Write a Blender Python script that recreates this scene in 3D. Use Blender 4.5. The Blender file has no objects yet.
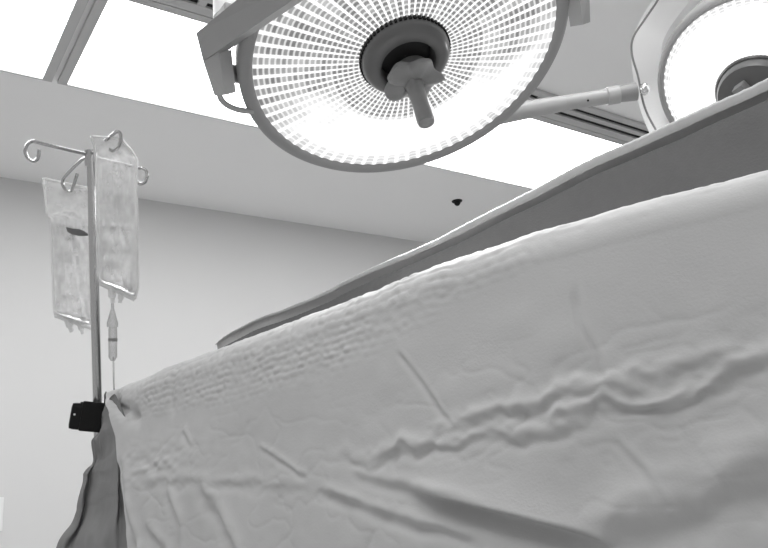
import bpy, bmesh, math, random
import numpy as np
from mathutils import Vector, Matrix

scene = bpy.context.scene
COL = scene.collection
rng = np.random.default_rng(7)
PI = math.pi
Z0 = 1.25          # eye height of the camera above the floor
CEIL = 3.0

# ------------------------------------------------------------------ camera
FPX = 775.537
R = np.array([[0.82733365, -0.10047721, -0.55265121],
              [-0.55511412, -0.29659527, -0.77709688],
              [-0.08583321, 0.94970289, -0.30115957]])
cam_d = bpy.data.cameras.new('camera')
cam = bpy.data.objects.new('camera', cam_d)
COL.objects.link(cam)
cam_d.sensor_width = 36.0
cam_d.lens = FPX / 768 * 36.0
cam_d.clip_start = 0.01
M = Matrix([[*R[0], 0], [*R[1], 0], [*R[2], Z0], [0, 0, 0, 1]])
cam.matrix_world = M
scene.camera = cam


def at(px, py, dist):
    """world point seen at a pixel of the photograph, at a measured distance"""
    d = R @ np.array([px - 384.0, 274.0 - py, -FPX])
    d = d / np.linalg.norm(d) * dist
    return np.array([d[0], d[1], d[2] + Z0])


# --------------------------------------------------------------- materials
def mat(name, col, rough=0.6, metal=0.0, emit=0.0, spec=0.5, noise=0.0, nscale=30, bump=0.0, bscale=200):
    m = bpy.data.materials.new(name)
    m.use_nodes = True
    nt = m.node_tree
    b = nt.nodes['Principled BSDF']
    b.inputs['Base Color'].default_value = (col, col, col, 1)
    b.inputs['Roughness'].default_value = rough
    b.inputs['Metallic'].default_value = metal
    b.inputs['Specular IOR Level'].default_value = spec
    if emit:
        b.inputs['Emission Color'].default_value = (1, 1, 1, 1)
        b.inputs['Emission Strength'].default_value = emit
    tc = nt.nodes.new('ShaderNodeTexCoord')
    if noise:
        n = nt.nodes.new('ShaderNodeTexNoise')
        n.inputs['Scale'].default_value = nscale
        n.inputs['Detail'].default_value = 4
        nt.links.new(tc.outputs['Object'], n.inputs['Vector'])
        mr = nt.nodes.new('ShaderNodeMapRange')
        mr.inputs['To Min'].default_value = max(0, col - noise)
        mr.inputs['To Max'].default_value = col + noise
        nt.links.new(n.outputs['Fac'], mr.inputs['Value'])
        nt.links.new(mr.outputs['Result'], b.inputs['Base Color'])
    if bump:
        n2 = nt.nodes.new('ShaderNodeTexNoise')
        n2.inputs['Scale'].default_value = bscale
        n2.inputs['Detail'].default_value = 3
        nt.links.new(tc.outputs['Object'], n2.inputs['Vector'])
        bp = nt.nodes.new('ShaderNodeBump')
        bp.inputs['Strength'].default_value = bump
        bp.inputs['Distance'].default_value = 0.002
        nt.links.new(n2.outputs['Fac'], bp.inputs['Height'])
        nt.links.new(bp.outputs['Normal'], b.inputs['Normal'])
    return m


M_WALL = mat('painted_wall', 0.64, 0.85, noise=0.01, nscale=3, bump=0.05, bscale=150)
M_CEIL = mat('painted_ceiling', 0.88, 0.9, noise=0.008, nscale=3)
M_FLOOR = mat('vinyl_floor', 0.62, 0.5, noise=0.03, nscale=6)
M_PANEL = mat('lit_diffuser', 0.8, 0.5, emit=7.0)
M_FRAME = mat('white_enamel_frame', 0.5, 0.45)
M_SLOT = mat('black_slot', 0.006, 0.8)
M_LAMPG = mat('lamp_grey_paint', 0.30, 0.4, noise=0.01, nscale=20)
M_LAMPL = mat('lamp_light_paint', 0.42, 0.4)
M_RIM = mat('lamp_rim_rubber', 0.30, 0.5)
M_HUB = mat('hub_grey_plastic', 0.12, 0.28, noise=0.01, nscale=25)
M_DARK = mat('painted_recess_shade', 0.03, 0.6)  # near-black colour paints the shadow inside the hub
M_STER = mat('sterile_handle_plastic', 0.23, 0.35, noise=0.03, nscale=60)
M_WHITE = mat('white_tube_paint', 0.8, 0.4)
M_CHROME = mat('chrome', 0.75, 0.12, metal=1.0)
M_STEEL = mat('brushed_steel', 0.52, 0.22, metal=1.0)
M_BLACK = mat('black_plastic', 0.005, 0.5, spec=0.25, noise=0.002, nscale=80)
M_GLINT = mat('painted_glint', 0.8, 0.3)  # pale colour for the painted highlight on the clamp
M_DRAPE = mat('drape_fabric', 0.50, 0.75, spec=0.25, noise=0.012, nscale=60, bump=0.12, bscale=350)
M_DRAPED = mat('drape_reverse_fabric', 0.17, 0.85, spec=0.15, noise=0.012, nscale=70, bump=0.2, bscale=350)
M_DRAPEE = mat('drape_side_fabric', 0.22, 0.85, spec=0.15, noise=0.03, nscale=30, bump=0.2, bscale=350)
M_CABLE = mat('cable_sheath', 0.22, 0.4)


def film_mat(name, trans, col, rough=0.25):
    m = bpy.data.materials.new(name)
    m.use_nodes = True
    nt = m.node_tree
    b = nt.nodes['Principled BSDF']
    out = nt.nodes['Material Output']
    b.inputs['Base Color'].default_value = (col, col, col, 1)
    b.inputs['Roughness'].default_value = rough
    tr = nt.nodes.new('ShaderNodeBsdfTransparent')
    tr.inputs['Color'].default_value = (0.97, 0.97, 0.97, 1)
    mx = nt.nodes.new('ShaderNodeMixShader')
    tc = nt.nodes.new('ShaderNodeTexCoord')
    n = nt.nodes.new('ShaderNodeTexNoise')
    n.inputs['Scale'].default_value = 45
    n.inputs['Detail'].default_value = 5
    nt.links.new(tc.outputs['Object'], n.inputs['Vector'])
    lw = nt.nodes.new('ShaderNodeLayerWeight')
    lw.inputs['Blend'].default_value = 0.35
    mr = nt.nodes.new('ShaderNodeMapRange')
    mr.inputs['From Min'].default_value = 0.3
    mr.inputs['From Max'].default_value = 0.75
    mr.inputs['To Min'].default_value = trans - 0.06
    mr.inputs['To Max'].default_value = trans + 0.06
    nt.links.new(n.outputs['Fac'], mr.inputs['Value'])
    ad = nt.nodes.new('ShaderNodeMath')
    ad.operation = 'MULTIPLY_ADD'
    nt.links.new(lw.outputs['Facing'], ad.inputs[0])
    ad.inputs[1].default_value = 0.45
    nt.links.new(mr.outputs['Result'], ad.inputs[2])
    ad.use_clamp = True
    nt.links.new(ad.outputs[0], mx.inputs['Fac'])
    nt.links.new(tr.outputs[0], mx.inputs[1])
    nt.links.new(b.outputs[0], mx.inputs[2])
    nt.links.new(mx.outputs[0], out.inputs['Surface'])
    bp = nt.nodes.new('ShaderNodeBump')
    bp.inputs['Strength'].default_value = 0.5
    bp.inputs['Distance'].default_value = 0.004
    nt.links.new(n.outputs['Fac'], bp.inputs['Height'])
    nt.links.new(bp.outputs['Normal'], b.inputs['Normal'])
    return m


M_FILM = film_mat('bag_film', 0.28, 0.95)
M_SEAM = film_mat('bag_welded_seam', 0.62, 0.9)
M_BAND_SHADE = mat('bag_band_shade', 0.13, 0.6)  # dark colour for the painted shade band on the bag
M_LIQ = bpy.data.materials.new('saline')
M_LIQ.use_nodes = True
_b = M_LIQ.node_tree.nodes['Principled BSDF']
_b.inputs['Base Color'].default_value = (0.96, 0.96, 0.96, 1)
_b.inputs['Roughness'].default_value = 0.02
_b.inputs['IOR'].default_value = 1.33
_b.inputs['Transmission Weight'].default_value = 1.0
M_CLEAR = film_mat('clear_tubing', 0.30, 0.4)


def lens_mat(name, bright, mid, lo, g0, g1, inner):
    """lit prismatic glass: 72 radial prisms, 20 rings of cells; UV = (angle, radius)"""
    m = bpy.data.materials.new(name)
    m.use_nodes = True
    nt = m.node_tree
    N, Lk = nt.nodes, nt.links
    b = N['Principled BSDF']
    b.inputs['Base Color'].default_value = (0.12, 0.12, 0.12, 1)
    b.inputs['Roughness'].default_value = 0.15

    def math_(op, a, b_=None, c_=None, clamp=False):
        n = N.new('ShaderNodeMath')
        n.operation = op
        n.use_clamp = clamp
        for i, v in enumerate((a, b_, c_)):
            if v is None:
                continue
            if isinstance(v, (int, float)):
                n.inputs[i].default_value = v
            else:
                Lk.new(v, n.inputs[i])
        return n.outputs[0]

    def sstep(v, a, c):
        n = N.new('ShaderNodeMapRange')
        n.interpolation_type = 'SMOOTHSTEP'
        n.inputs['From Min'].default_value = a
        n.inputs['From Max'].default_value = c
        Lk.new(v, n.inputs['Value'])
        return n.outputs['Result']

    uv = N.new('ShaderNodeUVMap')
    uv.uv_map = 'polar'
    sp = N.new('ShaderNodeSeparateXYZ')
    Lk.new(uv.outputs['UV'], sp.inputs[0])
    U, V = sp.outputs[0], sp.outputs[1]
    un = math_('MULTIPLY', U, 72)
    vn = math_('MULTIPLY', V, 21)
    fu = math_('FRACT', un)
    fv = math_('FRACT', vn)
    iu = math_('FLOOR', un)
    iv = math_('FLOOR', vn)
    du = math_('ABSOLUTE', math_('SUBTRACT', fu, 0.5))
    dv = math_('ABSOLUTE', math_('SUBTRACT', fv, 0.5))
    cu = math_('SUBTRACT', 1.0, sstep(du, 0.26, 0.42))
    cv = math_('SUBTRACT', 1.0, sstep(dv, 0.22, 0.42))
    cell = math_('MULTIPLY', cu, cv)
    cx = N.new('ShaderNodeCombineXYZ')
    Lk.new(iu, cx.inputs[0])
    Lk.new(iv, cx.inputs[1])
    wn = N.new('ShaderNodeTexWhiteNoise')
    wn.noise_dimensions = '2D'
    Lk.new(cx.outputs[0], wn.inputs['Vector'])
    wn2 = N.new('ShaderNodeTexWhiteNoise')
    wn2.noise_dimensions = '1D'
    Lk.new(iu, wn2.inputs['W'])
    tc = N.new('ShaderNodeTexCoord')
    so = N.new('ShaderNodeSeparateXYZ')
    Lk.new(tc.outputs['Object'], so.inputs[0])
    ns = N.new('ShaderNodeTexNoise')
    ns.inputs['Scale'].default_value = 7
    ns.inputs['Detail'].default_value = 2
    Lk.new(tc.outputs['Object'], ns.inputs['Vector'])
    # reflection painted into the emission: one half of the prisms washes out white
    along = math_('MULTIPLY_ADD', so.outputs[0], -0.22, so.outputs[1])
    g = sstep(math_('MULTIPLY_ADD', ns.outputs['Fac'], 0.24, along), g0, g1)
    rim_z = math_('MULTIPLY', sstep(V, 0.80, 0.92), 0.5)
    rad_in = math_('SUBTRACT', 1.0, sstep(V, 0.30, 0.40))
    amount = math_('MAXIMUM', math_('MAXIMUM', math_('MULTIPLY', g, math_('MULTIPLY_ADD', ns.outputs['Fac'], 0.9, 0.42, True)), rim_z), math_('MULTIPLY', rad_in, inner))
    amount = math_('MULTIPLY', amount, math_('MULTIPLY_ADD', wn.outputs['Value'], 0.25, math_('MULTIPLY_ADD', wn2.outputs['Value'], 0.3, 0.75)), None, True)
    dark = math_('MULTIPLY', cell, amount)
    sect = math_('MULTIPLY', cu, amount)
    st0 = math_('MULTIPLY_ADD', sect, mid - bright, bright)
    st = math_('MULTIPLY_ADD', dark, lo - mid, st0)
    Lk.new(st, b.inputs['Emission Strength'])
    b.inputs['Emission Color'].default_value = (1, 1, 1, 1)
    return m


# ------------------------------------------------------------------ helpers
BASES = {}


def link(name, verts, faces, m, parent=None, loc=None, smooth=False, uvs=None):
    """ONE mesh object; verts are world points, stored relative to loc"""
    v = np.asarray(verts, float)
    if loc is None:
        loc = BASES[parent.name] if parent is not None else np.zeros(3)
    loc = np.asarray(loc, float)
    me = bpy.data.meshes.new(name)
    me.from_pydata((v - loc).tolist(), [], [tuple(f) for f in faces])
    if smooth:
        me.polygons.foreach_set('use_smooth', [True] * len(me.polygons))
    me.materials.append(m)
    o = bpy.data.objects.new(name, me)
    COL.objects.link(o)
    if parent is not None:
        o.parent = parent
        BASES[o.name] = loc
    else:
        o.location = loc
    bm = bmesh.new()
    bm.from_mesh(me)
    bmesh.ops.recalc_face_normals(bm, faces=bm.faces)
    bm.to_mesh(me)
    bm.free()
    return o


def child(o, parent):
    o.parent = parent
    return o


def thing(name, label, cat, base, group=None):
    o = bpy.data.objects.new(name, None)
    COL.objects.link(o)
    o.empty_display_size = 0.05
    o.location = base
    BASES[o.name] = np.array([float(x) for x in base])
    o['label'] = label
    o['category'] = cat
    if group:
        o['group'] = group
    return o


class MB:
    """collects shapes (world coordinates) for one mesh object"""

    def __init__(s):
        s.v, s.f = [], []

    def add(s, v, f):
        k = len(s.v)
        s.v += [tuple(map(float, p)) for p in v]
        s.f += [tuple(i + k for i in q) for q in f]
        return s

    def box(s, c, size, ax=None, bev=0.0):
        ax = np.eye(3) if ax is None else np.asarray(ax, float)
        bm = bmesh.new()
        bmesh.ops.create_cube(bm, size=1)
        for v in bm.verts:
            v.co = Vector([v.co[i] * size[i] for i in range(3)])
        if bev:
            bmesh.ops.bevel(bm, geom=bm.edges[:], offset=bev, segments=2, affect='EDGES', profile=0.7)
        bm.verts.index_update()
        v = [np.asarray(c) + ax.T @ np.array(q.co) for q in bm.verts]
        f = [[q.index for q in p.verts] for p in bm.faces]
        bm.free()
        return s.add(v, f)

    def hexa(s, a, b):
        """prism between two quads a, b (lists of four points)"""
        return s.add(list(a) + list(b), [(0, 1, 2, 3), (7, 6, 5, 4), (0, 4, 5, 1), (1, 5, 6, 2), (2, 6, 7, 3), (3, 7, 4, 0)])

    def tube(s, pts, r, n=10, caps=True):
        P = np.asarray(pts, float)
        rr = np.broadcast_to(np.asarray(r, float), (len(P),))
        t = np.gradient(P, axis=0)
        t /= np.linalg.norm(t, axis=1)[:, None] + 1e-12
        up = np.array([0, 0, 1.0]) if abs(t[0][2]) < 0.9 else np.array([1.0, 0, 0])
        u = np.cross(t[0], up)
        u /= np.linalg.norm(u)
        v, f = [], []
        for i in range(len(P)):
            u = u - t[i] * (u @ t[i])
            u /= np.linalg.norm(u)
            w = np.cross(t[i], u)
            for k in range(n):
                a = 2 * PI * k / n
                v.append(P[i] + rr[i] * (u * math.cos(a) + w * math.sin(a)))
        for i in range(len(P) - 1):
            for k in range(n):
                f.append((i * n + k, i * n + (k + 1) % n, (i + 1) * n + (k + 1) % n, (i + 1) * n + k))
        if caps:
            f.append(tuple(range(n)))
            f.append(tuple((len(P) - 1) * n + k for k in range(n)))
        return s.add(v, f)

    def lathe(s, prof, fr, o, n=64, a0=0, a1=2 * PI):
        """prof: list of (radius, height); fr: rows e1,e2,e3"""
        e1, e2, e3 = fr
        v, f = [], []
        full = abs(a1 - a0 - 2 * PI) < 1e-6
        m = n if full else n + 1
        for (r, w) in prof:
            for k in range(m):
                a = a0 + (a1 - a0) * k / n
                v.append(o + r * (e1 * math.cos(a) + e2 * math.sin(a)) + w * e3)
        for i in range(len(prof) - 1):
            for k in range(n):
                k2 = (k + 1) % m
                f.append((i * m + k, i * m + k2, (i + 1) * m + k2, (i + 1) * m + k))
        return s.add(v, f)

    def build(s, name, m, parent=None, loc=None, smooth=False):
        return link(name, s.v, s.f, m, parent, loc, smooth)


def smooth_by_angle(o, deg=35):
    me = o.data
    me.polygons.foreach_set('use_smooth', [True] * len(me.polygons))
    bm = bmesh.new()
    bm.from_mesh(me)
    for e in bm.edges:
        if len(e.link_faces) == 2 and e.calc_face_angle(0) > math.radians(deg):
            e.smooth = False
    bm.to_mesh(me)
    bm.free()
    return o


def curve(P, n=12):
    P = np.asarray(P, float)
    P = np.vstack([2 * P[0] - P[1], P, 2 * P[-1] - P[-2]])
    o = []
    for i in range(1, len(P) - 2):
        a, b, c, d = P[i - 1:i + 3]
        for k in range(n):
            t = k / n
            o.append(.5 * (2 * b + (c - a) * t + (2 * a - 5 * b + 4 * c - d) * t * t + (3 * b - a - 3 * c + d) * t ** 3))
    o.append(P[-2])
    return np.array(o)


def structure(name, mb, m):
    o = mb.build(name, m)
    o['kind'] = 'structure'
    return o


# ------------------------------------------------------------------ the room
X0, X1, Y0, Y1 = -1.9, 4.6, -2.6, 3.84
T = 0.1
structure('floor', MB().box(((X0 + X1) / 2, (Y0 + Y1) / 2, -T / 2), (X1 - X0 + 2 * T, Y1 - Y0 + 2 * T, T)), M_FLOOR)
structure('ceiling', MB().box(((X0 + X1) / 2, (Y0 + Y1) / 2, CEIL + T / 2), (X1 - X0 + 2 * T, Y1 - Y0 + 2 * T, T)), M_CEIL)
structure('wall_back', MB().box(((X0 + X1) / 2, Y1 + T / 2, CEIL / 2), (X1 - X0, T, CEIL)), M_WALL)
structure('wall_right', MB().box((X1 + T / 2, (Y0 + Y1) / 2, CEIL / 2), (T, Y1 - Y0, CEIL)), M_WALL)

# recessed light troffers: a lit diffuser in a shallow frame
K = 1.75 / 1.8


def troffer(x0, x1, y0, y1, label, group='ceiling light panels'):
    t = thing('ceiling_light', label, 'ceiling light', ((x0 + x1) / 2, (y0 + y1) / 2, CEIL), group)
    fw = 0.036
    f = MB()
    h = 0.016
    for (a, b, c, d) in ((x0 - fw, x1 + fw, y0 - fw, y0), (x0 - fw, x1 + fw, y1, y1 + fw * .25), (x0 - fw, x0, y0, y1), (x1, x1 + fw, y0, y1)):
        f.box(((a + b) / 2, (c + d) / 2, CEIL - h / 2), (b - a, d - c, h), bev=0.003)
    f.build('frame', M_FRAME, t)
    MB().box(((x0 + x1) / 2, (y0 + y1) / 2, CEIL - 0.006), (x1 - x0, y1 - y0, 0.008)).build('diffuser', M_PANEL, t)
    return t


ya, yb = 2.30 * K, 2.925 * K
troffer(-0.77, 0.503 * K, ya, yb, 'glowing rectangular ceiling light cut off by the upper left corner of the photo')
troffer(0.598 * K, 1.83, ya, yb, 'glowing rectangular ceiling light behind the left end of the large lamp head')
troffer(1.92, 3.27 * K, ya, yb, 'glowing rectangular ceiling light whose edge meets the arm between the two lamps')
# added row of unseen panels overhead, for fill and top light
for xa, xb in ((-0.77, 0.47), (0.57, 1.81), (1.91, 3.15)):
    troffer(xa, xb, 0.2, 0.8, 'added unseen fill light panel of the row overhead', 'added fill light panels of the overhead row')

# slot air diffuser beside the light row
dv = thing('air_vent', 'long slotted ceiling air vent with black slots running beside the light panels', 'air vent', (1.6, 2.13, CEIL))
yv0, yv1 = 2.04, ya - 0.040
MB().box(((-0.7 + 3.32) / 2, (yv0 + yv1) / 2, CEIL - 0.004), (4.00, yv1 - yv0 - .012, 0.006)).build('slot_backing', M_SLOT, dv)
fr = MB()
bars = [(yv0, 2.072), (2.096, 2.126), (2.152, yv1)]
for (a, b) in bars:
    fr.box(((-0.7 + 3.32) / 2, (a + b) / 2, CEIL - 0.009), (4.02, b - a, 0.014), bev=0.002)
for x in (-0.7, 0.08, 0.862, 1.644, 2.43, 3.32):
    fr.box((x, (yv0 + yv1) / 2, CEIL - 0.0085), (0.03, yv1 - yv0 - .004, 0.012), bev=0.002)
fr.build('frame', M_FRAME, dv)

# small black ceiling sensor
sx, sy = 2.923 * K, 3.28 * K
sn = thing('ceiling_sensor', 'small black sensor set in the bare ceiling strip near the far wall', 'sensor', (sx, sy, CEIL))
I3 = np.eye(3)
smooth_by_angle(MB().lathe([(0.0001, -0.03), (0.010, -0.028), (0.018, -0.018), (0.02, -0.004), (0.02, 0)], I3, np.array([sx, sy, CEIL]), 20).build('sensor_dome', M_BLACK, sn))
MB().lathe([(0.024, -0.006), (0.030, -0.004), (0.032, 0), (0.02, 0), (0.02, -0.006), (0.024, -0.006)], I3, np.array([sx, sy, CEIL]), 24).build('collar', M_BLACK, sn)

# wall plate at the left edge
d = R @ np.array([1.0 - 384, 274 - 514, -FPX])
wp = d / d[1] * Y1
wpx, wpz = wp[0] - 0.035, wp[2] + Z0
pl = thing('socket_plate', 'white wall plate at the left edge of the photo, low on the far wall', 'wall plate', (wpx, Y1, wpz))
MB().box((wpx, Y1 - 0.004, wpz), (0.085, 0.008, 0.14), bev=0.003).build('plate', M_WHITE, pl)
MB().box((wpx, Y1 - 0.011, wpz), (0.035, 0.006, 0.07), bev=0.002).build('rocker', M_WHITE, pl)


# -------------------------------------------------------- surgical lamp heads
def frame_from(n, e1):
    n = n / np.linalg.norm(n)
    e1 = e1 - n * (e1 @ n)
    e1 /= np.linalg.norm(e1)
    return np.array([e1, np.cross(n, e1), n])


def lens_mesh(C, fr, r0, r1, w0, w1, nA=72 * 6, nR=42):
    """domed annulus with raised radial prisms, uv = (angle, radius)"""
    v, f, uv = [], [], []
    for j in range(nR + 1):
        q = j / nR
        r = r0 + (r1 - r0) * q
        for k in range(nA):
            a = 2 * PI * k / nA
            rib = 0.5 + 0.5 * math.cos(2 * PI * (k % 6) / 6)
            w = w0 + (w1 - w0) * q ** 2 + 0.0022 * rib * min(1, 6 * q)
            v.append((r * math.cos(a), r * math.sin(a), w))
            uv.append((k / nA, q))
    for j in range(nR):
        for k in range(nA):
            k2 = (k + 1) % nA
            f.append((j * nA + k, j * nA + k2, (j + 1) * nA + k2, (j + 1) * nA + k))
    return v, f, uv, nA


def add_lens(parent, C, fr, r0, r1, w0, w1, m):
    v, f, uv, nA = lens_mesh(C, fr, r0, r1, w0, w1)
    me = bpy.data.meshes.new('lens')
    me.from_pydata(v, [], f)
    ul = me.uv_layers.new(name='polar')
    for p in me.polygons:
        us = [uv[i] for i in p.vertices]
        wrap = max(u[0] for u in us) - min(u[0] for u in us) > 0.5
        for li, u in zip(p.loop_indices, us):
            ul.data[li].uv = (u[0] + (1.0 if wrap and u[0] < 0.5 else 0.0), u[1])
    me.polygons.foreach_set('use_smooth', [True] * len(me.polygons))
    me.materials.append(m)
    o = bpy.data.objects.new('lens', me)
    COL.objects.link(o)
    o.parent = parent
    mt = Matrix([[fr[0][i], fr[1][i], fr[2][i], (C - BASES[parent.name])[i]] for i in range(3)] + [[0, 0, 0, 1]])
    o.matrix_local = mt
    return o


def hit(px, py, C, n, w):
    """point of the plane at height w over the lens seen at a pixel"""
    d = R @ np.array([px - 384.0, 274.0 - py, -FPX])
    O = np.array([0, 0, Z0])
    t = ((C + n * w - O) @ n) / (d @ n)
    return O + d * t


# --- the large lamp
C1 = np.array([0.832, 1.027, 0.859 + Z0])
N1 = np.array([0.0005, -0.3037, -0.9528])
N1 /= np.linalg.norm(N1)
piv_l = hit(232, 72, C1, N1, -0.02)
piv_r = hit(573, 6, C1, N1, -0.02)
F1 = frame_from(N1, piv_r - piv_l)
RO = 0.33
L1 = thing('surgical_light', 'large lit surgical lamp head with grey fork and handle, hanging over the drape', 'surgical lamp', C1)
smooth_by_angle(MB().lathe([(RO - .004, -.012), (RO - .002, -.05), (0.315, -.085), (0.27, -.115), (0.18, -.145), (0.07, -.16), (0.0005, -.162)], F1, C1, 96).build('housing', M_LAMPG, L1))
smooth_by_angle(MB().lathe([(0.301, -.004), (0.303, .009), (0.310, .014), (0.323, .014), (RO, .006), (RO, -.014), (RO - .008, -.02), (0.301, -.004)], F1, C1, 128).build('rim', M_RIM, L1), 50)
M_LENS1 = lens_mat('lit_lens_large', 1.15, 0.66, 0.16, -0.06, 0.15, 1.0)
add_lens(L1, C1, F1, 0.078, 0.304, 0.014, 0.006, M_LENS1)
HC = hit(402.5, 49, C1, N1, 0.0)
hub = smooth_by_angle(MB().lathe([(0.082, .004), (0.0865, .010), (0.0875, .024), (0.085, .034), (0.079, .042), (0.070, .046), (0.060, .047), (0.054, .045), (0.052, .040), (0.051, .018)], F1, HC, 72).build('hub', M_HUB, L1), 40)
smooth_by_angle(MB().lathe([(0.052, .018), (0.03, .020), (0.0005, .020)], F1, HC, 48).build('hub_recess', M_DARK, hub))
teeth = MB()
for k in range(60):
    a = 2 * PI * k / 60
    e = F1[0] * math.cos(a) + F1[1] * math.sin(a)
    tt = -F1[0] * math.sin(a) + F1[1] * math.cos(a)
    teeth.box(HC + e * 0.0885 + N1 * 0.018, (0.004, 0.0055, 0.010), np.array([e, tt, N1]))
teeth.build('hub_grille', M_BLACK, hub)
# sterile handle: lobed flange on a knuckle, then the grip
hb = hit(412.5, 79, C1, N1, 0.066)
he = hit(426.5, 123, C1, N1, 0.175)
ax = (he - hb) / np.linalg.norm(he - hb)
FH = frame_from(ax, F1[0])
kn = MB()
o0 = hit(411, 70, C1, N1, 0.030)
kn.lathe([(0.036, -.0), (0.037, .02), (0.035, .032), (0.024, .036), (0.0005, .037)], F1, o0, 32)
smooth_by_angle(kn.build('knuckle', M_STER, L1), 40)
fl = MB()
nA = 72
prof = [(0.2, -.012, 1), (0.75, -.008, 1), (1.0, 0.0, 1), (1.0, .008, 1), (0.8, .014, 1), (0.35, .017, 1)]
v, f = [], []
for (q, w, _) in prof:
    for k in range(nA):
        a = 2 * PI * k / nA
        rr = q * (0.053 + 0.0065 * math.cos(5 * a + .4) + 0.002 * math.cos(9 * a))
        ww = w + 0.006 * math.sin(5 * a + 1.1) * q
        v.append(hb + rr * (FH[0] * math.cos(a) + FH[1] * math.sin(a)) + ww * ax)
for j in range(len(prof) - 1):
    for k in range(nA):
        f.append((j * nA + k, j * nA + (k + 1) % nA, (j + 1) * nA + (k + 1) % nA, (j + 1) * nA + k))
fl.add(v, f)
hd = smooth_by_angle(fl.build('handle_flange', M_STER, L1), 50)
gl = np.linalg.norm(he - hb)
smooth_by_angle(MB().lathe([(0.024, -.005), (0.020, 0.012), (0.0165, 0.03), (0.0155, gl * .6), (0.0165, gl - .006), (0.0150, gl), (0.012, gl - .001), (0.0005, gl - .002)], FH, hb, 28).build('handle_grip', M_STER, L1), 40)

# fork: a flat bow from pivot to pivot round the near side of the head
A0 = at(196, 33, 1.51)          # upper corner of the left end
A1 = at(203, 61, 1.51)            # lower corner of the left end
A0b = at(293, -46, 1.27)
A1b = at(303, -7, 1.27)
dirb = (A0b - A0) / np.linalg.norm(A0b - A0)
dn = (A1 - A0) / np.linalg.norm(A1 - A0)
inn = np.cross(dn, dirb)
inn /= np.linalg.norm(inn)
if inn @ (C1 - A0) < 0:
    inn = -inn
TH = 0.030
# the corner over the near edge and the far arm mirror the left arm about the plane between the pivots
mid = (piv_l + piv_r) / 2


def mirror(p):
    return p - 2 * F1[0] * ((p - mid) @ F1[0]) - F1[0] * 0.024


ext = lambda a, b, k: a + (b - a) * k
sk = (mid - A0) @ F1[0] / ((A0b - A0) @ F1[0])
kx = sk * 0.72
B0, B1 = ext(A0, A0b, kx), ext(A1, A1b, kx)
q0 = [A0, A1, A1 + inn * TH, A0 + inn * TH]
q1 = [B0, B1, B1 + inn * TH, B0 + inn * TH]
q2, q3 = [mirror(p) for p in q1], [mirror(p) for p in q0]
fk = MB()
V8 = q0 + q1 + q2 + q3
fc = [(0, 1, 2, 3), (12, 15, 14, 13)]
for j in range(3):
    for k in range(4):
        fc.append((j * 4 + k, j * 4 + (k + 1) % 4, j * 4 + 4 + (k + 1) % 4, j * 4 + 4 + k))
fk.add(V8, fc)
fk.build('fork', M_LAMPG, L1)
# end plates dropping to the pivots
E0 = [A1, A1 + dirb * 0.040 + inn * 0.012, A1 + dirb * 0.040 + inn * (TH + .01), A1 + inn * TH]
t0 = at(214.5, 96, 1.51)
t1 = at(225.5, 95, 1.50)
E1 = [t0, t1, t1 + inn * 0.024, t0 + inn * 0.024]
for mir in (False, True):
    a = [mirror(p) for p in E0] if mir else E0
    b = [mirror(p) for p in E1] if mir else E1
    MB().hexa(a, b).build('fork_end', M_LAMPL, L1)
    p0 = mirror(at(222, 72, 1.54)) if mir else at(222, 72, 1.54)
    p1 = C1 + (1 if mir else -1) * F1[0] * 0.322 - N1 * 0.035
    smooth_by_angle(MB().tube([p0 + (p0 - p1) * .3, p0 + (p1 - p0) * .5, p1], [0.017, 0.017, 0.017], 20).build('pivot', M_LAMPG, L1))
# grab rail on the left of the rim
gr = [at(219, 92, 1.535), at(221, 99, 1.545), at(227, 105, 1.555), at(236, 109, 1.565), at(246, 111, 1.57), at(253, 111, 1.575)]
smooth_by_angle(MB().tube(curve(gr, 8), 0.0058, 12).build('grab_rail', M_LAMPL, L1))
# suspension tube from the fork to the ceiling
s0 = at(236, 6, 1.50)
s0 = at(233, 20, 1.545)
MBs = MB().tube([s0, [s0[0], s0[1], CEIL - 0.06]], 0.036, 32)
smooth_by_angle(MBs.build('suspension_tube', M_WHITE, L1))
smooth_by_angle(MB().lathe([(0.036, -.10), (0.07, -.09), (0.085, -.05), (0.09, 0)], I3, np.array([s0[0], s0[1], CEIL]), 40).build('ceiling_flange', M_WHITE, L1))
MB().box((s0 + at(228, 26, 1.47)) / 2, (0.05, 0.07, 0.03), None, 0.004).build('tube_bracket', M_LAMPG, L1)

# --- the second, smaller lamp
C2 = np.array([2.259, 1.056, 1.183]) * 0.8
C2[2] += Z0
N2 = np.array([-0.679, 0.034, -0.733])
N2 /= np.linalg.norm(N2)
F2 = frame_from(N2, np.array([0.2, 1.0, 0.0]))
L2 = thing('surgical_light', 'smaller lit surgical lamp head cut off by the upper right edge, on a white arm', 'surgical lamp', C2)
smooth_by_angle(MB().lathe([(0.256, -.004), (0.258, -.05), (0.24, -.085), (0.2, -.11), (0.1, -.135), (0.0005, -.14)], F2, C2, 96).build('housing', M_LAMPG, L2))
smooth_by_angle(MB().lathe([(0.238, -.002), (0.240, .006), (0.246, .010), (0.255, .006), (0.259, -.004), (0.258, -.022), (0.24, -.02), (0.238, -.002)], F2, C2, 128).build('rim', M_RIM, L2), 50)
M_LENS2 = lens_mat('lit_lens_small', 1.2, 0.8, 0.20, 0.04, 0.26, 0.0)
add_lens(L2, C2, F2, 0.098, 0.241, 0.03, 0.002, M_LENS2)
h2 = smooth_by_angle(MB().lathe([(0.106, .015), (0.108, .026), (0.100, .034), (0.096, .034), (0.0955, .045), (0.090, .056), (0.06, .062), (0.0005, .064)], F2, C2, 72).build('hub', M_HUB, L2), 40)
kn2 = MB()
for k in range(3):
    a = 2 * PI * k / 3 + .5
    e = F2[0] * math.cos(a) + F2[1] * math.sin(a)
    tt = np.cross(N2, e)
    kn2.box(C2 + e * 0.03 + N2 * 0.075, (0.06, 0.03, 0.03), np.array([e, tt, N2]), 0.005)
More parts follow.
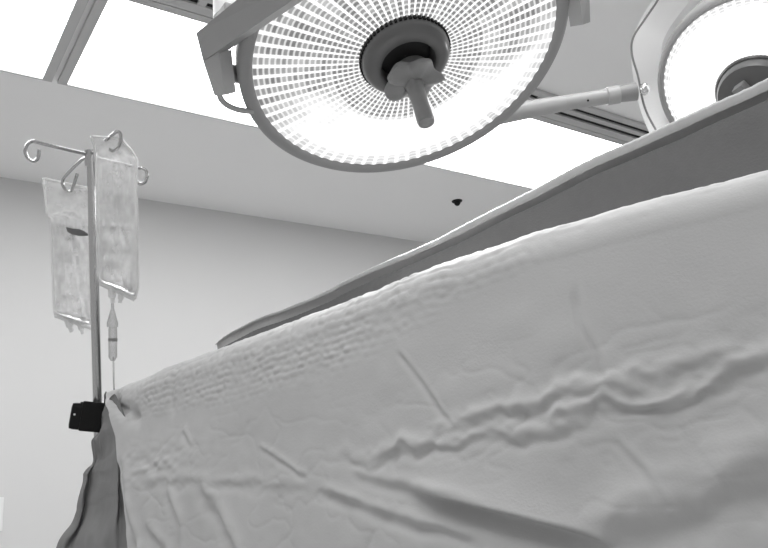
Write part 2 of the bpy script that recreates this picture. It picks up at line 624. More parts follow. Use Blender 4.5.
kn2.build('knuckle', M_STER, L2)
smooth_by_angle(MB().lathe([(0.02, .06), (0.016, .10), (0.016, .19), (0.0005, .192)], F2, C2, 24).build('handle_grip', M_STER, L2), 40)
# bow round the head, carried by the ball joint on the arm
ball = at(643.5, 89, 2.19)
D2 = 2.36
bow = [at(728, -66, 2.22), at(698, -34, 2.29), at(674, -3, 2.34), at(656, 22, D2), at(647, 44, D2), at(647, 66, D2), at(652, 95, D2), at(664, 128, D2 - .03), at(687, 170, D2 - .12)]
bc = curve(bow, 10)
bw = MB()
tg = np.gradient(bc, axis=0)
tg /= np.linalg.norm(tg, axis=1)[:, None]
Zc = -(bc - np.array([0, 0, Z0]))
Zc /= np.linalg.norm(Zc, axis=1)[:, None]
v, f = [], []
for p, t_, z_ in zip(bc, tg, Zc):
    s_ = np.cross(t_, z_)
    s_ /= np.linalg.norm(s_)
    z2 = np.cross(s_, t_)
    for a, b in ((-.040, -.006), (.040, -.006), (.040, .006), (-.040, .006)):
        v.append(p + s_ * a + z2 * b)
for i in range(len(bc) - 1):
    for k in range(4):
        f.append((i * 4 + k, i * 4 + (k + 1) % 4, i * 4 + 4 + (k + 1) % 4, i * 4 + 4 + k))
f += [(0, 1, 2, 3), tuple((len(bc) - 1) * 4 + k for k in (3, 2, 1, 0))]
bw.add(v, f).build('bow', M_WHITE, L2)
cb = [at(662, -8, 2.16), at(656, 3, 2.16), at(645, 19, 2.16), at(633, 38, 2.16), at(632, 55, 2.16), at(638, 76, 2.16), at(642, 97, 2.16), at(647, 113, 2.16), at(656, 130, 2.14), at(668, 150, 2.1)]
smooth_by_angle(MB().tube(curve(cb, 8), 0.0028, 10).build('cable', M_CABLE, L2))
bl = MB().lathe([(0.0001, -.017)] + [(0.0125 * math.cos(a), 0.017 * math.sin(a)) for a in np.linspace(-1.35, 1.35, 15)] + [(0.0001, .017)], I3, at(644.5, 89, 2.155), 28)
smooth_by_angle(bl.build('ball_joint', M_CHROME, L2), 60)
# arm
a_l, a_s, a_c, a_r = at(425, 128, 2.02), at(564, 103.2, 2.13), at(607, 96.3, 2.165), at(641, 90.5, 2.19)
smooth_by_angle(MB().tube([a_l, a_s], [0.031, 0.0205], 28).build('arm', M_LAMPL, L2))
smooth_by_angle(MB().tube([a_s, a_c], [0.0200, 0.0200], 28).build('arm_sleeve', M_LAMPL, L2))
cl = MB().tube([a_c, a_c + (a_r - a_c) * .35], [0.0235, 0.0235], 28)
smooth_by_angle(cl.build('arm_collar', M_LAMPL, L2))
smooth_by_angle(MB().tube([a_c + (a_r - a_c) * .35, a_c + (a_r - a_c) * .85], [0.021, 0.024], 28).build('arm_socket', M_LAMPG, L2))
vdir = at(588, 100.5, 2.14)
tc_ = (np.array([0, 0, Z0]) - vdir)
tc_ /= np.linalg.norm(tc_)
smooth_by_angle(MB().lathe([(0.0001, .004), (0.0025, .003), (0.003, 0), (0.003, -.006)], frame_from(tc_, np.array([1., 0, 0])), at(588, 100.5, 2.128), 14).build('arm_screw', M_BLACK, L2))
smooth_by_angle(MB().tube([a_l + np.array([0, 0, -.06]), [a_l[0], a_l[1], CEIL]], 0.045, 36).build('ceiling_column', M_WHITE, L2))

# ------------------------------------------------------------------ the drape
FP = np.array([(.405, 1.86), (.435, 1.646), (.466, 1.45), (.516, 1.186), (.562, .932), (.604, .705), (.666, .515), (.737, .359), (.84, .14), (.95, -.10)])
FC = curve(FP[1:], 60)
FL_ = np.r_[0, np.cumsum(np.linalg.norm(np.diff(FC, axis=0), axis=1))]
RR, HH, FLARE = 0.05, 0.30, 0.10


def vnoise(x, y, seed=0):
    """smooth value noise on numpy arrays"""
    r = np.random.default_rng(seed)
    tab = r.random((256, 256)) * 2 - 1
    xi, yi = np.floor(x).astype(int), np.floor(y).astype(int)
    fx, fy = x - xi, y - yi
    fx = fx * fx * (3 - 2 * fx)
    fy = fy * fy * (3 - 2 * fy)
    g = lambda a, b: tab[a % 256, b % 256]
    return (g(xi, yi) * (1 - fx) + g(xi + 1, yi) * fx) * (1 - fy) + (g(xi, yi + 1) * (1 - fx) + g(xi + 1, yi + 1) * fx) * fy


def ridge_xy(s):
    x = np.interp(s, FL_, FC[:, 0])
    y = np.interp(s, FL_, FC[:, 1])
    e = .02
    dx = np.interp(s + e, FL_, FC[:, 0]) - np.interp(s - e, FL_, FC[:, 0])
    dy = np.interp(s + e, FL_, FC[:, 1]) - np.interp(s - e, FL_, FC[:, 1])
    n = np.hypot(dx, dy)
    return x, y, dy / n, -dx / n


def polydist(S, Tt, P):
    """signed distance (positive = below / right of travel) and along-fraction to a polyline in (s, t)"""
    P = np.asarray(P, float)
    best = np.full(S.shape, 1e9)
    sg = np.zeros(S.shape)
    al = np.zeros(S.shape)
    L = np.r_[0, np.cumsum(np.linalg.norm(np.diff(P, axis=0), axis=1))]
    for i in range(len(P) - 1):
        a, b = P[i], P[i + 1]
        d = b - a
        l2 = d @ d
        k = np.clip(((S - a[0]) * d[0] + (Tt - a[1]) * d[1]) / l2, 0, 1)
        qx, qy = S - a[0] - k * d[0], Tt - a[1] - k * d[1]
        D = np.hypot(qx, qy)
        cr = np.sign(d[0] * qy - d[1] * qx)
        m = D < best
        best[m] = D[m]
        sg[m] = cr[m]
        al[m] = ((L[i] + k * math.sqrt(l2)) / L[-1])[m]
    return best, sg, al


def ss(x, a, b):
    q = np.clip((x - a) / (b - a), 0, 1)
    return q * q * (3 - 2 * q)


UP = [(0.90, 0.236), (0.936, 0.232), (0.98, 0.224), (1.028, 0.217), (1.09, 0.217), (1.146, 0.216), (1.184, 0.208), (1.22, 0.203), (1.248, 0.206), (1.29, 0.206), (1.36, 0.20)]
LO = [(0.732, 0.224), (0.81, 0.238), (0.84, 0.246), (0.872, 0.242), (0.934, 0.238), (0.992, 0.243), (1.07, 0.242), (1.128, 0.235), (1.168, 0.229), (1.204, 0.236), (1.25, 0.222), (1.29, 0.213), (1.36, 0.21)]
LM = [(1.10, 0.225), (1.128, 0.232), (1.15, 0.226), (1.17, 0.240), (1.204, 0.229), (1.23, .214)]
KC1 = [(0.894, 0.12), (0.932, 0.168), (0.96, 0.208), (0.978, 0.228)]
KC2 = [(1.13, 0.09), (1.132, 0.144), (1.146, 0.184), (1.148, 0.21)]
KC3 = [(1.148, 0.26), (1.172, 0.292), (1.188, 0.326), (1.186, 0.342)]
KP1 = [(0.81, 0.258), (0.854, 0.27), (0.912, 0.284), (0.952, 0.296), (1.03, 0.318), (1.114, 0.344), (1.14, 0.358)]
KP2 = [(0.734, 0.272), (0.804, 0.29), (0.888, 0.316), (0.932, 0.328), (0.974, 0.338), (1.01, 0.348)]
KA = [(0.598, 0.198), (0.648, 0.22), (0.694, 0.244), (0.722, 0.256)]
KB = [(0.356, 0.236), (0.404, 0.288), (0.412, 0.332), (0.42, .40)]
KCc = [(0.454, 0.242), (0.512, 0.286), (0.562, 0.338), (0.60, .40)]
KD = [(0.39, 0.148), (0.43, 0.18)]
KE = [(0.288, 0.286), (0.368, 0.33), (.42, .38)]
KF = [(0.345, 0.03), (0.342, 0.09), (0.356, 0.124)]
KG = [(0.05, 0.02), (0.144, 0.065), (0.252, 0.12)]
KH = [(0.186, 0.164), (0.234, 0.262), (0.282, 0.326), (.31, .42)]
KS = [(0.278, 0.22), (0.444, 0.236), (0.586, 0.25), (0.762, 0.276)]
KV = [(1.10, 0.362), (1.188, 0.334), (1.27, 0.306), (1.37, .27)]
V1 = [(0.47, 0.012), (0.5, 0.068), (0.506, 0.118)]
V2 = [(0.666, 0.03), (0.668, 0.086), (0.674, 0.124)]


def wrinkles(S, Tt):
    d = np.zeros(S.shape)
    wob = 0.006 * vnoise(S * 40, Tt * 40, 3) + 0.003 * vnoise(S * 90, Tt * 90, 4)

    rag = np.clip(.95 + .5 * vnoise(S * 38, Tt * 52, 5), .15, 1.5)

    def crease(P, amp, w, kind='v', f0=.12, f1=.12, jit=1.0):
        nonlocal d
        D, sg, al = polydist(S + wob * jit * .6, Tt + wob * jit, P)
        fade = ss(al, 0, f0) * ss(1 - al, 0, f1) if f0 else ss(1 - al, 0, f1)
        x = D / w
        if kind == 'v':                       # a soft furrow
            p = -np.exp(-x * x)
        elif kind == 'r':                     # a raised fold
            p = np.exp(-x * x)
        elif kind == 's':                     # a step: out above, in below
            p = -sg * x * np.exp(-x * x) * 1.6
        d += amp * fade * p * rag

    # slow waves of the hanging cloth
    d += 0.008 * vnoise(S * 3.1 + 5, Tt * 4.0, 11) * ss(Tt, .03, .2) + 0.003 * vnoise(S * 9, Tt * 9, 12) * ss(Tt, .03, .15)
    d += 0.0009 * vnoise(S * 32, Tt * 32, 13) * ss(Tt, .05, .12)
    # fine dry wrinkles
    low = ss(Tt, .10, .2)
    rn = 1 - np.abs(vnoise(S * 11 + 4 * Tt, Tt * 26 - S * 6, 14) + .35 * vnoise(S * 40, Tt * 60, 15))
    rn2 = 1 - np.abs(vnoise(S * 14 - 9 * Tt, Tt * 17 + S * 8, 16) + .3 * vnoise(S * 50, Tt * 60, 17))
    mask = np.clip(.35 + .9 * vnoise(S * 6, Tt * 9, 18), 0, 1)
    d -= low * mask * (.0011 * rn ** 10 + .0010 * rn2 ** 10)
    # long rumpled fold
    crease(UP, 0.0042, .010, 's', .25, .02, 1.2)
    crease(UP, 0.0022, .006, 'r', .25, .02, 1.5)
    crease(LO, 0.0048, .010, 's', .30, .02, 1.2)
    crease(LO, 0.0024, .005, 'r', .30, .02, 1.6)
    crease(LM, 0.0025, .006, 's', .1, .1, 1.2)
    zone = np.exp(-((Tt - np.interp(S, [.95, 1.1, 1.2, 1.36], [.232, .229, .219, .206])) / .016) ** 2) * ss(S, .9, 1.0)
    d += zone * (0.0022 * vnoise(S * 45, Tt * 110, 21) + 0.0014 * vnoise(S * 100, Tt * 160, 22))
    crease(KC1, 0.0022, .004, 's', .15, .1, .4)
    crease(KC1, 0.002, .0035, 'v', .15, .1, .4)
    crease(KC2, 0.0024, .004, 's', .3, .05, .4)
    crease(KC2, 0.002, .0038, 'v', .3, .05, .4)
    crease(KC3, 0.0016, .0045, 's', .1, .1, .5)
    # overhanging pleat
    D, sg, al = polydist(S, Tt, KP1)
    fade = ss(al, .25, .48) * (1 - .55 * ss(al, .78, 1.0)) * ss(1 - al, 0, .05)
    sd = sg * D
    d += fade * (0.014 * np.exp(-np.clip(-sd, 0, 1) / .030) * (sd < 0) + (sd >= 0) * (0.014 - 0.030 * ss(sd, 0, .007)) * np.exp(-(np.clip(sd - .007, 0, 1) / .016) ** 2))
    crease(KP1[:5], 0.0045, .008, 's', .1, .3, .4)
    crease(KP2, 0.0055, .008, 's', .15, .1, .4)
    crease(KP2, 0.003, .006, 'v', .15, .1, .4)
    crease(KA, 0.0026, .005, 's', .2, .1, .4)
    crease(KB, 0.0060, .012, 's', .1, .2, .4)
    crease(KCc, 0.0080, .014, 's', .1, .1, .4)
    crease(KD, 0.003, .008, 's', .2, .2, .4)
    crease(KE, 0.0050, .012, 's', .2, .1, .4)
    crease(KF, 0.0030, .008, 'v', .1, .2, .3)
    crease(KG, 0.0130, .015, 'v', .1, .25, .2)
    crease(KH, 0.0060, .014, 's', .1, .1, .4)
    crease(KS, 0.0022, .010, 's', .1, .3, .8)
    crease(KV, 0.011, .024, 's', .25, .02, .5)
    crease(V1, 0.0016, .006, 'v', .1, .2, .6)
    crease(V2, 0.0016, .006, 'v', .1, .2, .6)
    # crinkled crepe band under the ridge: short tucks in rows
    lowb = np.interp(S, [.0, .27, .6, .76, .9, 1.0, 1.15, 1.4], [.10, .115, .14, .14, .115, .085, .06, .05])
    band = (1 - ss(Tt, lowb * .72, lowb * 1.05)) * ss(Tt, -.02, .012) * np.interp(S, [0, .12, .3, .9, 1.1, 1.4], [.5, .8, 1, 1, .75, .35])
    row = Tt / .0105 + .35 * vnoise(S * 14, Tt * 14, 31) + .15 * vnoise(S * 55, Tt * 30, 34)
    ir = np.floor(row)
    colm = S / .017 + .2 * vnoise(S * 40, Tt * 60, 35) + .35 * (ir % 2) + .5 * vnoise(S * 15, ir * .7, 32)
    ic = np.floor(colm)
    hsh = np.abs(np.sin(ir * 12.9898 + ic * 78.233) * 43758.5453) % 1.0
    tuck = (.35 + .65 * hsh) * np.sin(PI * (row - ir)) ** .6 * (0.15 + 0.85 * np.sin(PI * (colm - np.floor(colm))) ** .5)
    am = np.clip(0.55 + 0.6 * vnoise(S * 30, Tt * 40, 33), 0, 1.2)
    d += band * (0.0030 * am * tuck + 0.0008 * vnoise(S * 120, Tt * 160, 36))
    # second crinkled patch near the hanging corner
    patch = np.exp(-((S - .30) / .11) ** 2 - ((Tt - .20) / .028) ** 2)
    d += patch * 0.003 * vnoise(S * 60, Tt * 110, 41)
    return d


tA = np.concatenate([np.linspace(-.19, -.08, 12), np.linspace(-.076, -.004, 16), np.arange(0, .40, .00225), np.linspace(.405, 1.50, 40)])
sA = np.arange(0, 1.4001, .0031)
sA = np.concatenate([sA, np.linspace(1.41, 1.80, 25)])
Sg, Tg = np.meshgrid(sA, tA, indexing='ij')
edge_t = [-.2, 0, .026, .084, .138, .192, .246, .326, .6, 1.2, 1.5]
edge_s = [-.02, .012, .040, .105, .150, .178, .206, .246, .33, .42, .44]
es = np.interp(Tg, edge_t, edge_s)
Sw = es + Sg * (1 - es / 1.8)          # the left edge of the sheet runs in below the corner
x, y, nx, ny = ridge_xy(Sw)
qa = PI / 2 * RR
th = np.clip(Tg / RR, -PI / 2, PI / 2)
qf = np.maximum(Tg - qa, 0)
qb = np.maximum(-Tg - qa, 0)
off = -.012 + RR * np.sin(th) + FLARE * np.minimum(qf, .6) - qb * .9
zz = HH - RR * (1 - np.cos(th)) - qf - qb * .45
W = wrinkles(Sw, Tg - .0114 * ss(Tg, .03, qa))
keep = 1 - ss(Tg, .45, .7)
W = W * keep + (1 - keep) * (0.012 * np.sin(Sw * 26 + 1.5 * np.sin(Sw * 7)) * ss(Tg, .45, 1.0))
hz = np.cos(th) * (np.abs(Tg) < qa)     # displace along the surface normal
nz_ = np.where(np.abs(Tg) < qa, np.cos(th), 0.0)
nh_ = np.where(np.abs(Tg) < qa, np.sin(th), np.where(Tg > 0, 1.0, -.4))
nz_ = np.where(Tg <= -qa, .9, nz_)
ridge_wave = 0.004 * vnoise(Sw * 6, Sw * 0 + 3.3, 51) + .0015 * vnoise(Sw * 22, Sw * 0 + 1.3, 52)
X = x + nx * (off + W * nh_)
Y = y + ny * (off + W * nh_)
Z = zz + W * nz_ + ridge_wave * np.exp(-np.maximum(Tg, 0) / .06)
# the corner dips to the pole
Z -= 0.012 * np.exp(-(Sw / .10) ** 2) * 0
nS, nT = Sg.shape
Z = np.maximum(Z + Z0, 0.006)


def grid_faces(a, b):
    i, j = np.meshgrid(np.arange(a - 1), np.arange(b - 1), indexing='ij')
    k = (i * b + j).ravel()
    return np.stack([k, k + b, k + b + 1, k + 1], 1).tolist()


dr = thing('surgical_drape', 'large wrinkled grey surgical drape hung over a screen, filling the lower right', 'drape', (.6, .8, 0))
link('front_panel', np.stack([X, Y, Z], -1).reshape(-1, 3), grid_faces(nS, nT), M_DRAPE, dr, smooth=True)

# back panel: rises from the valley to the higher second ridge, dark reverse side towards us
BP = np.array([(.720, 1.74, .440), (.727, 1.69, .452), (.752, 1.56, .462), (.775, 1.409, .458), (.793, 1.029, .45), (.806, .806, .45), (.826, .587, .45), (.845, .386, .45), (.88, .14, .45), (.96, -.12, .45)])
BC = curve(BP, 30)
BL = np.r_[0, np.cumsum(np.linalg.norm(np.diff(BC, axis=0), axis=1))]
sb = np.linspace(0, BL[-1], 420)
bx, by, bz = [np.interp(sb, BL, BC[:, i]) for i in range(3)]
hem = 0.0058


def back_sheet(name, cols, m):
    """cols: list of (offset towards us, height offset)"""
    c = np.array(cols)
    OX, SB = np.meshgrid(np.arange(len(c)), sb)
    o, h = c[:, 0][OX], c[:, 1][OX]
    wv = 0.004 * vnoise(SB * 5, h * 6, 61) + 0.0016 * vnoise(SB * 24, h * 30, 62) + .0007 * np.sin(SB * 420 + 3 * vnoise(SB * 20, h * 20, 64)) * (h > -.03)
    if m is M_DRAPE:
        sc_ = np.where(OX < 18, np.interp(SB, [0, .3, 1.0], [.25, .45, 1.0]), 1.0)
        o, h = o * sc_, h * sc_
    zt = bz[:, None] + h + 0.003 * vnoise(SB * 9, SB * 0 + .5, 63)
    XX = bx[:, None] - o - wv
    YY = by[:, None] - 0.12 * o
    v = np.stack([XX, YY, np.maximum(zt + Z0, .006)], -1).reshape(-1, 3)
    return link(name, v, grid_faces(len(sb), len(c)), m, dr, smooth=True)


cols = [(0.10, -.26), (0.07, -.235), (0.04, -.21), (0.015, -.19)] + [(0.004 + .0 * k, -.185 + .0093 * k) for k in range(1, 18)]
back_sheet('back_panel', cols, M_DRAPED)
roll = [(0.003, -.015), (hem * .9, -.011)] + [(hem * math.cos(a), -hem + hem * math.sin(a)) for a in np.linspace(-.4, PI, 14)]
roll += [(-hem - .01 - .10 * k / 30, -hem - (.02 + 1.72 * k / 30)) for k in range(0, 31)]
back_sheet('top_hem', roll, M_DRAPE)

# side fold hanging round the corner below the pole clamp
rows = [-.02, .0, .03, .06, .09, .12, .15, .18, .21, .24, .27, .30, .33, .36, .42, .6, .9, 1.2, 1.54]
left_px = {-.02: (106, 391), .0: (104, 395), .03: (104, 408), .06: (102.5, 420), .09: (99.5, 432), .12: (92.5, 442), .15: (92, 455), .18: (92, 464), .21: (83, 476), .24: (80, 490), .27: (77.5, 508), .30: (69, 526), .33: (60, 542), .36: (52, 558), .42: (40, 590), .6: (18, 680), .9: (-20, 830), 1.2: (-50, 980), 1.54: (-80, 1150)}
nu = 90
VV = []
for tq in np.unique(np.concatenate([np.linspace(-.02, .42, 150), np.linspace(.43, 1.54, 30)])):
    s_e = np.interp(tq, edge_t, edge_s)
    xe, ye, ex, ey = ridge_xy(np.array([s_e + .004 + .031 * float(ss(np.array(tq), .03, .15))]))
    o_ = -.020 + RR * math.sin(min(max(tq / RR, 0), PI / 2)) + FLARE * min(max(tq - qa, 0), .6)
    z_ = HH - min(tq, RR) * 0.5 - max(tq - qa, 0) if tq > 0 else HH
    pr = np.array([xe[0] + ex[0] * o_, ye[0] + ey[0] * o_, z_ - (0 if tq > 0 else 0)])
    lx = np.interp(tq, rows, [left_px[r_][0] for r_ in rows])
    ly = np.interp(tq, rows, [left_px[r_][1] for r_ in rows])
    lx += 1.2 * math.sin(tq * 90) * (1 if tq > .05 else 0)
    dl = 1.70 + min(tq, .42) * .12
    plft = at(lx, ly, dl) - np.array([0, 0, Z0])
    if tq > .42:
        base_p = at(40, 590, dl) - np.array([0, 0, Z0])
        plft = base_p + np.array([-.10, -.03, -1.0]) * (tq - .42)
        plft[2] = z_
    for k in range(nu + 1):
        u = k / nu
        p = pr + (plft - pr) * u
        amp = .055 * ss(np.array(tq), .02, .25) * math.sin(PI * min(u * 1.0, 1)) ** .5
        w1 = math.sin(u * 9.5 + 1.2 * math.sin(tq * 9) + .4) + .45 * math.sin(u * 21 + tq * 14) + .3 * float(vnoise(np.array(u * 12), np.array(tq * 14), 71))
        away = np.array([p[0] * .3 + .05, p[1], 0])
        away /= np.linalg.norm(away)
        p = p + away * (amp * w1 * .55 + .028 * math.sin(PI * u))
        p = p + np.array([0, 0, -.004 * math.sin(u * 17 + tq * 60) * ss(np.array(tq), .05, .1)])
        p[2] = max(p[2] + Z0, .006)
        VV.append(p)
nr = len(VV) // (nu + 1)
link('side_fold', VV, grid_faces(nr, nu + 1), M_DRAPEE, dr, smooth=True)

# ------------------------------------------------------------ IV pole and bags
DP = 1.765
pt, pb = at(91, 150, DP + .0), at(97.5, 405, DP + .0)
pdir = (pb - pt) / np.linalg.norm(pb - pt)
kf = (0.02 - pt[2]) / pdir[2]
pfoot = pt + pdir * kf
IV = thing('iv_pole', 'chrome infusion pole with four hooked arms rising behind the drape corner', 'infusion pole', (pfoot[0], pfoot[1], 0))
smooth_by_angle(MB().tube([pt, pfoot], 0.0092, 24).build('pole', M_STEEL, IV))
smooth_by_angle(MB().lathe([(0.0001, .10), (.03, .10), (.05, .07), (.17, .03), (.19, .012), (.19, 0), (.0001, 0)], I3, np.array([pfoot[0], pfoot[1], 0]), 40).build('base', M_STEEL, IV), 40)
smooth_by_angle(MB().tube([at(90.6, 150, DP), at(91.2, 166, DP)], 0.0125, 24).build('collar', M_STEEL, IV))
wire = 0.0036
hooks = [
    # (pixels of the wire with an offset in distance)
    [(90, 155, 0), (75, 151.5, -.015), (58, 147.5, -.035), (40, 143, -.055), (33, 141.3, -.058), (28, 144, -.06), (25.2, 151, -.06), (28, 158, -.06), (33.5, 161, -.06), (38, 158, -.06), (39.3, 149.5, -.06)],
    [(90, 157, 0), (83, 159, .03), (74, 167, .06), (66, 175.5, .085), (63, 180, .09), (62.8, 185, .09), (66.6, 190.5, .09), (71, 190.5, .09), (74, 184, .09), (77.3, 173.5, .09)],
    [(91, 154, 0), (97, 150, -.05), (105, 141, -.10), (111, 136, -.105), (117, 131.8, -.11), (120.5, 134, -.11), (120.8, 140, -.11), (118.6, 146.5, -.11), (113, 150.5, -.11), (109, 149, -.11)],
    [(91, 157, 0), (108, 161, .03), (126, 165, .06), (138, 168, .075), (142, 168, .075), (146, 171, .075), (147.3, 176, .075), (145, 182, .075), (140, 184, .075), (136.8, 181.5, .075)],
]
for hk in hooks:
    pts = curve([at(a, b, DP + c_) for a, b, c_ in hk], 8)
    smooth_by_angle(MB().tube(pts, wire, 10).build('hook_arm', M_STEEL, IV))

# black clamp holding the pole
DC = DP - .012
CP = thing('pole_clamp', 'black plastic clamp gripping the chrome pole at the drape corner', 'clamp', at(90, 417, DC))
vx = at(101, 417, DC) - at(80, 415, DC)
vx /= np.linalg.norm(vx)
vz = at(90, 405, DC) - at(90.5, 428, DC)
vz -= vx * (vz @ vx)
vz /= np.linalg.norm(vz)
vy = np.cross(vz, vx)
AXc = np.array([vx, vy, vz])
PXM = DC / FPX * 1.0
MB().box(at(94, 417, DC), (23 * PXM, .044, 27 * PXM), AXc, .004).build('jaw', M_BLACK, CP)
MB().box(at(79.5, 416.5, DC - .002), (16 * PXM, .036, 24 * PXM), AXc, .009).build('knob', M_BLACK, CP)
MB().box(at(86, 404.6, DC), (10 * PXM, .030, 4 * PXM), AXc, .002).build('lever', M_BLACK, CP)
smooth_by_angle(MB().lathe([(.0001, .003), (.0018, .002), (.0022, 0)], frame_from(np.array([0, 0, Z0]) - at(75, 414, DC), np.array([1., 0, 0])), at(74.5, 414.5, DC - .0225), 12).build('glint_dot', M_GLINT, CP))  # small pale dot standing in for a glint on the knob
MB().box(at(95.5, 425, DC), (.034, .040, .012), AXc, .003).build('lower_jaw', M_BLACK, CP)


def bag(name, label, rows, dist, thick, level, depth_tilt, group):
    """rows: (y, x left, x right) pixels of the outline from the hanger edge to the foot; a pillow welded at its edges"""
    rows = np.array(rows, float)
    top = at((rows[0, 1] + rows[0, 2]) / 2, rows[0, 0], dist)
    t = thing(name, label, 'infusion bag', top, group)
    nv, nuu = 64, 36
    yy = np.linspace(0, 1, nv)
    ky = np.linspace(0, 1, len(rows))
    L = np.interp(yy, ky, rows[:, 1])
    Rr = np.interp(yy, ky, rows[:, 2])
    ya_ = np.interp(yy, ky, rows[:, 0])
    yb_ = np.interp(yy, ky, rows[:, 3]) if rows.shape[1] > 3 else ya_
    eye = np.array([0, 0, Z0])

    def sheet(sgn, u0=0., u1=1., v0=0, v1=nv, puff=1.0):
        V_ = []
        us = np.linspace(u0, u1, nuu)
        for i in range(v0, v1):
            vv = yy[i]
            for u in us:
                px = L[i] + (Rr[i] - L[i]) * u
                py = ya_[i] + (yb_[i] - ya_[i]) * u
                p = at(px, py, dist + depth_tilt * vv)
                e = (math.sin(PI * min(max(u, 0), 1))) ** .55
                b_ = ss(np.array(vv), .10, .42) * (1 - ss(np.array(vv), .90, 1.0))
                wr = 0.10 * float(vnoise(np.array(u * 7), np.array(vv * 16), 81)) + .06 * float(vnoise(np.array(u * 15), np.array(vv * 30), 82))
                a = thick * puff * (e * float(b_) * (.75 + wr) + .03 + .10 * wr * e)
                dd = (p - eye) / np.linalg.norm(p - eye)
                V_.append(p - sgn * dd * a)
        return V_, grid_faces(v1 - v0, nuu)

    fm = MB()
    for sgn in (1, -1):
        fm.add(*sheet(sgn))
    fm.build('film', M_FILM, t, smooth=True)
    # saline
    k0 = int(level * nv)
    a, fa = sheet(1, .06, .94, k0, nv - 3, .86)
    b, fb = sheet(-1, .06, .94, k0, nv - 3, .86)
    n0 = len(a)
    V_ = a + b
    F_ = fa + [tuple(i + n0 for i in reversed(q)) for q in fb]
    nr_ = nv - 3 - k0
    for i in range(nr_ - 1):
        for cix in (0, nuu - 1):
            F_.append((i * nuu + cix, (i + 1) * nuu + cix, n0 + (i + 1) * nuu + cix, n0 + i * nuu + cix))
    for j in range(nuu - 1):
        for rix in (0, nr_ - 1):
            F_.append((rix * nuu + j, rix * nuu + j + 1, n0 + rix * nuu + j + 1, n0 + rix * nuu + j))
    link('saline', V_, F_, M_LIQ, t, smooth=True)
    # welded side seams and top weld
    sm = MB()
    for uq in (0.0, 1.0):
        pts = []
        for i in range(0, nv, 3):
            px = L[i] + (Rr[i] - L[i]) * uq
            py = ya_[i] + (yb_[i] - ya_[i]) * uq
            pts.append(at(px, py, dist + depth_tilt * yy[i] - .001))
        sm.tube(pts, .0026, 6)
    for i in (0, nv - 1):
        pts = []
        for u in np.linspace(0, 1, 14):
            px = L[i] + (Rr[i] - L[i]) * u
            py = ya_[i] + (yb_[i] - ya_[i]) * u
            pts.append(at(px, py, dist + depth_tilt * yy[i] - .001))
        sm.tube(pts, .0024 if i == 0 else .0055, 8)  # bottom weld thickened to stand in for the bright refracted light there
    sm.build('seam', M_SEAM, t, smooth=True)
    return t


g = 'infusion bags on the pole'
D1 = DP + .105
b1 = bag('infusion_bag', 'clear infusion bag hanging on the left of the pole, the lower of two', [(178, 43, 88, 188), (190, 44.5, 88.5, 190), (214, 47, 89, 206), (218, 50.5, 90, 220), (250, 52, 91, 250), (285, 53, 92, 288), (308, 54, 93, 316), (315, 55, 92, 328)], D1, .034, .45, -.02, g)
D2b = DP - .105
b2 = bag('infusion_bag', 'clear infusion bag hanging on the right of the pole, the higher of two', [(136, 91, 121, 139), (146, 94, 131, 150), (162, 96, 137, 160), (185, 96.5, 136.5, 185), (215, 97, 137, 215), (250, 97.5, 138, 252), (276, 98, 138, 288), (283, 100, 135, 299)], D2b, .034, .60, .02, g)
# dark band painted for shade at the fluid line, ports and tubing
def band_patch(parent, pts_a, pts_b, dist, m, name):
    v = [at(a, b, dist) for a, b in pts_a] + [at(a, b, dist) for a, b in pts_b]
    n_ = len(pts_a)
    back = [p + (p - np.array([0, 0, Z0])) / np.linalg.norm(p - np.array([0, 0, Z0])) * .0015 for p in v]
    f_ = [(i, i + 1, n_ + i + 1, n_ + i) for i in range(n_ - 1)]
    f_ += [tuple(2 * n_ + k for k in reversed(q)) for q in f_]
    return link(name, v + back, f_, m, parent, smooth=True)


bp_ = band_patch(b1, [(66, 227), (72, 228.5), (79, 229), (85, 231.5), (88, 234)], [(67, 231.5), (72, 234.5), (79, 236), (85, 236), (88, 236)], D1 - .046, M_BAND_SHADE, 'dark_band')
bp_['label'] = 'dark grey band of painted shade across the bag'


def port(parent, p, q, dist, r0):
    a, b = at(*p, dist), at(*q, dist)
    ln = np.linalg.norm(b - a)
    fr_ = frame_from((b - a), np.array([1., 0.2, 0]))
    o = MB().lathe([(0.0001, -.004), (r0, -.004), (r0, ln * .5), (r0 * .65, ln * .55), (r0 * .65, ln), (0.0001, ln)], fr_, a, 18).build('port', M_SEAM, parent)
    return smooth_by_angle(o, 40)


port(b1, (68, 321), (72, 332), D1 - .02, .0075)
port(b1, (80, 325), (83, 334), D1 - .02, .006)
port(b2, (112, 291), (112.5, 303), D2b + .02, .0075)
port(b2, (121, 295), (120, 303), D2b + .02, .006)

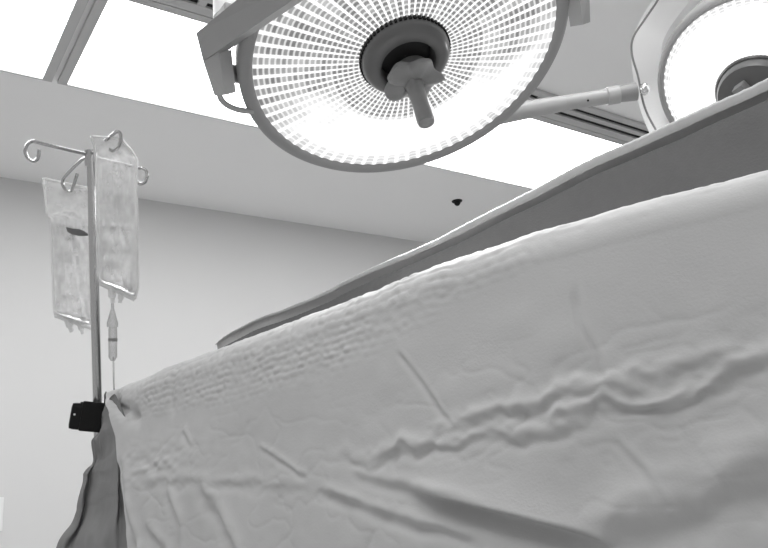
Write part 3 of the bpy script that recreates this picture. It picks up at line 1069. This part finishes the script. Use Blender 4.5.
# drip set under the higher bag
ds = thing('drip_set', 'clear drip chamber and thin tube hanging under the higher infusion bag', 'drip set', at(112.5, 303, D2b + .02))
dd_ = D2b + .02
a, b = at(112.5, 303, dd_), at(112.5, 327, dd_)
ln = np.linalg.norm(b - a)
fr_ = frame_from(b - a, np.array([1., .2, 0]))
smooth_by_angle(MB().lathe([(.0001, 0), (.003, 0), (.0035, ln * .25), (.010, ln * .75), (.011, ln * .82), (.011, ln), (.0001, ln)], fr_, a, 20).build('spike', M_CLEAR, ds), 40)
a, b = at(112.8, 330, dd_), at(113.3, 357, dd_)
ln = np.linalg.norm(b - a)
smooth_by_angle(MB().lathe([(.0001, -.006), (.008, -.006), (.0085, 0), (.0085, ln), (.004, ln + .008), (.0001, ln + .008)], fr_, a, 20).build('drip_chamber', M_CLEAR, ds), 40)
MB().lathe([(.0088, ln * .3), (.0094, ln * .32), (.0094, ln * .4), (.0088, ln * .42)], fr_, a, 20).build('chamber_ring', M_CABLE, ds)
smooth_by_angle(MB().tube(curve([at(113.3, 357, dd_), at(113.6, 372, dd_), at(114, 388, dd_ + .02), at(116, 405, dd_ + .10), at(120, 430, dd_ + .2)], 8), .0018, 8).build('tube', M_CLEAR, ds))

# ------------------------------------------------------------------ light
def lamp_light(name, C, n, w, power):
    d_ = bpy.data.lights.new(name, 'SPOT')
    d_.energy = power
    d_.spot_size = math.radians(120)
    d_.spot_blend = 0.6
    d_.shadow_soft_size = 0.06
    o_ = bpy.data.objects.new(name, d_)
    COL.objects.link(o_)
    o_.location = C + n * w
    o_.rotation_euler = Vector(n).to_track_quat('-Z', 'Y').to_euler()


lamp_light('surgical_lamp_beam', C1, N1, 0.20, 16)
lamp_light('surgical_lamp_beam', C2, N2, 0.20, 7)
wd = bpy.data.worlds.new('world')
scene.world = wd
wd.use_nodes = True
wd.node_tree.nodes['Background'].inputs['Color'].default_value = (1, 1, 1, 1)
wd.node_tree.nodes['Background'].inputs['Strength'].default_value = 0.48

scene.view_settings.view_transform = 'Standard'
scene.view_settings.look = 'None'
scene.view_settings.gamma = 1
scene.view_settings.use_curve_mapping = False
scene.view_settings.exposure = 0.0
